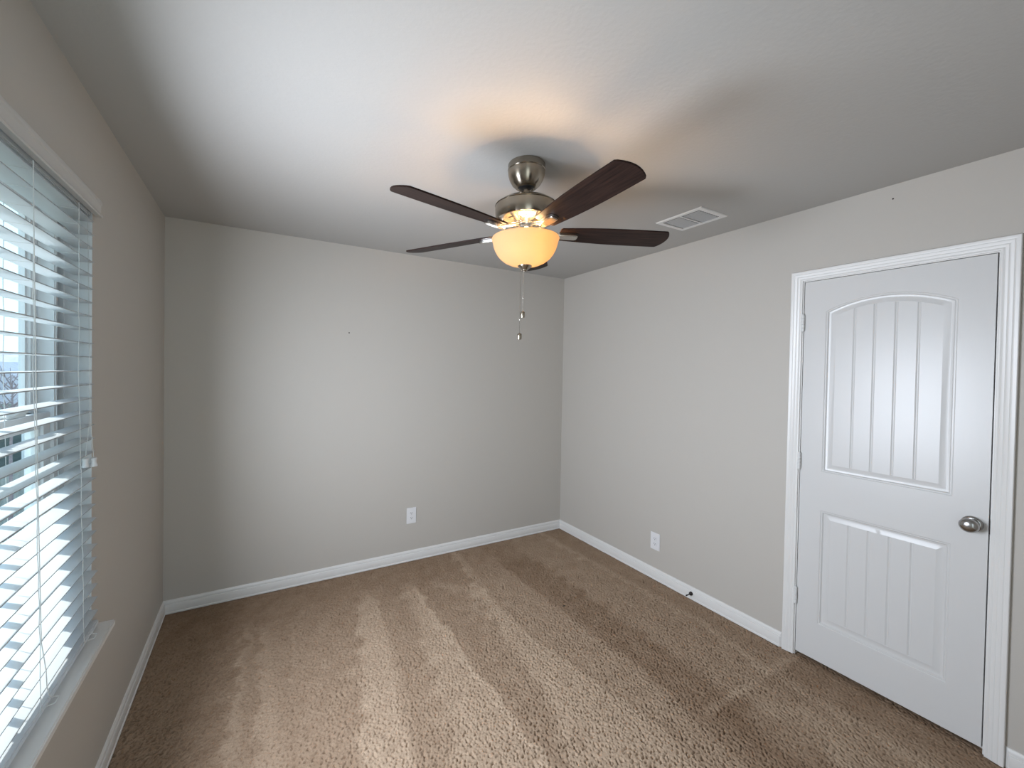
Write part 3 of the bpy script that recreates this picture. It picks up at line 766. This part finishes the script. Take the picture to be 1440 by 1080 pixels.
tag(nl2, 'tiny dark nail head high above the door casing', 'nail'); nl2.location = (W, 0.723, 2.374)
lint = MB().tube([(-0.009, -0.002, 0.002), (-0.003, 0.001, 0.0045), (0.004, -0.001, 0.004), (0.010, 0.002, 0.002)], [0.0014, 0.0026, 0.0026, 0.0012], 8).build('lint_fleck', 'black', smooth=60)
lint.location = (2.269, 2.002, 0.001); tag(lint, 'small dark fleck of lint on the tan carpet out from the far corner', 'lint')
tag(nl, 'tiny dark nail head in the bare wall behind the fan', 'nail')

# ================================================================== OUTSIDE
tag(MB().box((-60, -40, -3.3), (-0.3, 70, -3.0)).build('ground', 'grass'), 'lawn far below the window outside', 'ground', kind='structure')
hs = tag(empty('neighbor_house', (-9.5, 23.0, -3.0)), 'grey neighboring house with shingled hip roof seen through the blinds', 'house')
hx, hy = 6.0, 4.2
MB().box((-hx, -hy, 0), (hx, hy, 3.35)).build('house_wall', 'siding', hs)
e = 0.45
MB().add([(-hx-e,-hy-e,3.3),(hx+e,-hy-e,3.3),(hx+e,hy+e,3.3),(-hx-e,hy+e,3.3),(-hx+3.2,0,4.95),(hx-3.2,0,4.95)],
         [(0,1,5,4),(1,2,5),(2,3,4,5),(3,0,4),(0,3,2,1)]).build('roof', 'shingle', hs)
MB().add([(1.2,-hy-1.4,3.3),(4.8,-hy-1.4,3.3),(3.0,-hy-1.4,4.55),(1.2,0,3.3),(4.8,0,3.3),(3.0,-1.2,4.55)],
         [(0,1,2),(0,2,5,3),(1,4,5,2),(0,3,4,1)]).build('gable_roof', 'shingle', hs)
MB().box((1.4, -hy-1.2, 0), (4.6, -hy, 3.3)).build('house_bay', 'siding', hs)
for x in (-4.0, -1.0, 2.3, 3.7):
    yy = -hy-1.2 if x > 1.4 else -hy
    wf = MB().box((x-0.62, yy-0.04, 1.1), (x+0.62, yy+0.02, 2.5)).build('house_window', 'vinyl', hs)
    MB().box((x-0.54, yy-0.05, 1.18), (x-0.03, yy-0.035, 2.42)).build('window_pane', 'houseglass', wf)
    MB().box((x+0.03, yy-0.05, 1.18), (x+0.54, yy-0.035, 2.42)).build('window_pane', 'houseglass', wf)
fn = tag(empty('garden_fence', (-7.0, 14.5, -3.0)), 'grey plank garden fence below the neighboring house', 'fence')
mb = MB()
for i in range(90): mb.box((-8.0+i*0.155, -0.01, 0.05), (-8.0+i*0.155+0.145, 0.01, 1.85+0.02*((i*7) % 3)))
mb.build('plank_panel', 'fencewood', fn)
MB().box((-8, 0.012, 0.4), (6, 0.05, 0.5)).box((-8, 0.012, 1.4), (6, 0.05, 1.5)).build('fence_rail', 'fencewood', fn)
tr = tag(empty('bare_tree', (-4.75, 14.0, -3.0)), 'leafless young tree in front of the neighboring house', 'tree')
mb = MB(); rt = random.Random(4)
mb.tube([(0,0,0),(0.03,0,1.2),(0,0.05,2.4),(0.05,0,3.2),(0.04,0.02,4.1)], [0.045,0.04,0.03,0.022,0.008], 8)
for i in range(26):
    z = 2.9+1.1*rt.random(); a = rt.uniform(0, 2*PI); l = rt.uniform(0.5, 0.95)*(1.1-(z-2.9)/1.8)
    d = Vector((math.cos(a), math.sin(a), 0.9)).normalized()
    p0 = Vector((0.02, 0.02, z)); p1 = p0+d*l*0.5+Vector((0, 0, 0.05)); p2 = p0+d*l+Vector((0, 0, 0.2))
    mb.tube([p0, p1, p2], [0.014, 0.009, 0.004], 5)
    for q in range(3):
        b = rt.uniform(0, 2*PI); mb.tube([p1, p1+Vector((math.cos(b), math.sin(b), 0.8)).normalized()*l*0.5], [0.010, 0.003], 4)
mb.build('branches', 'bark', tr)
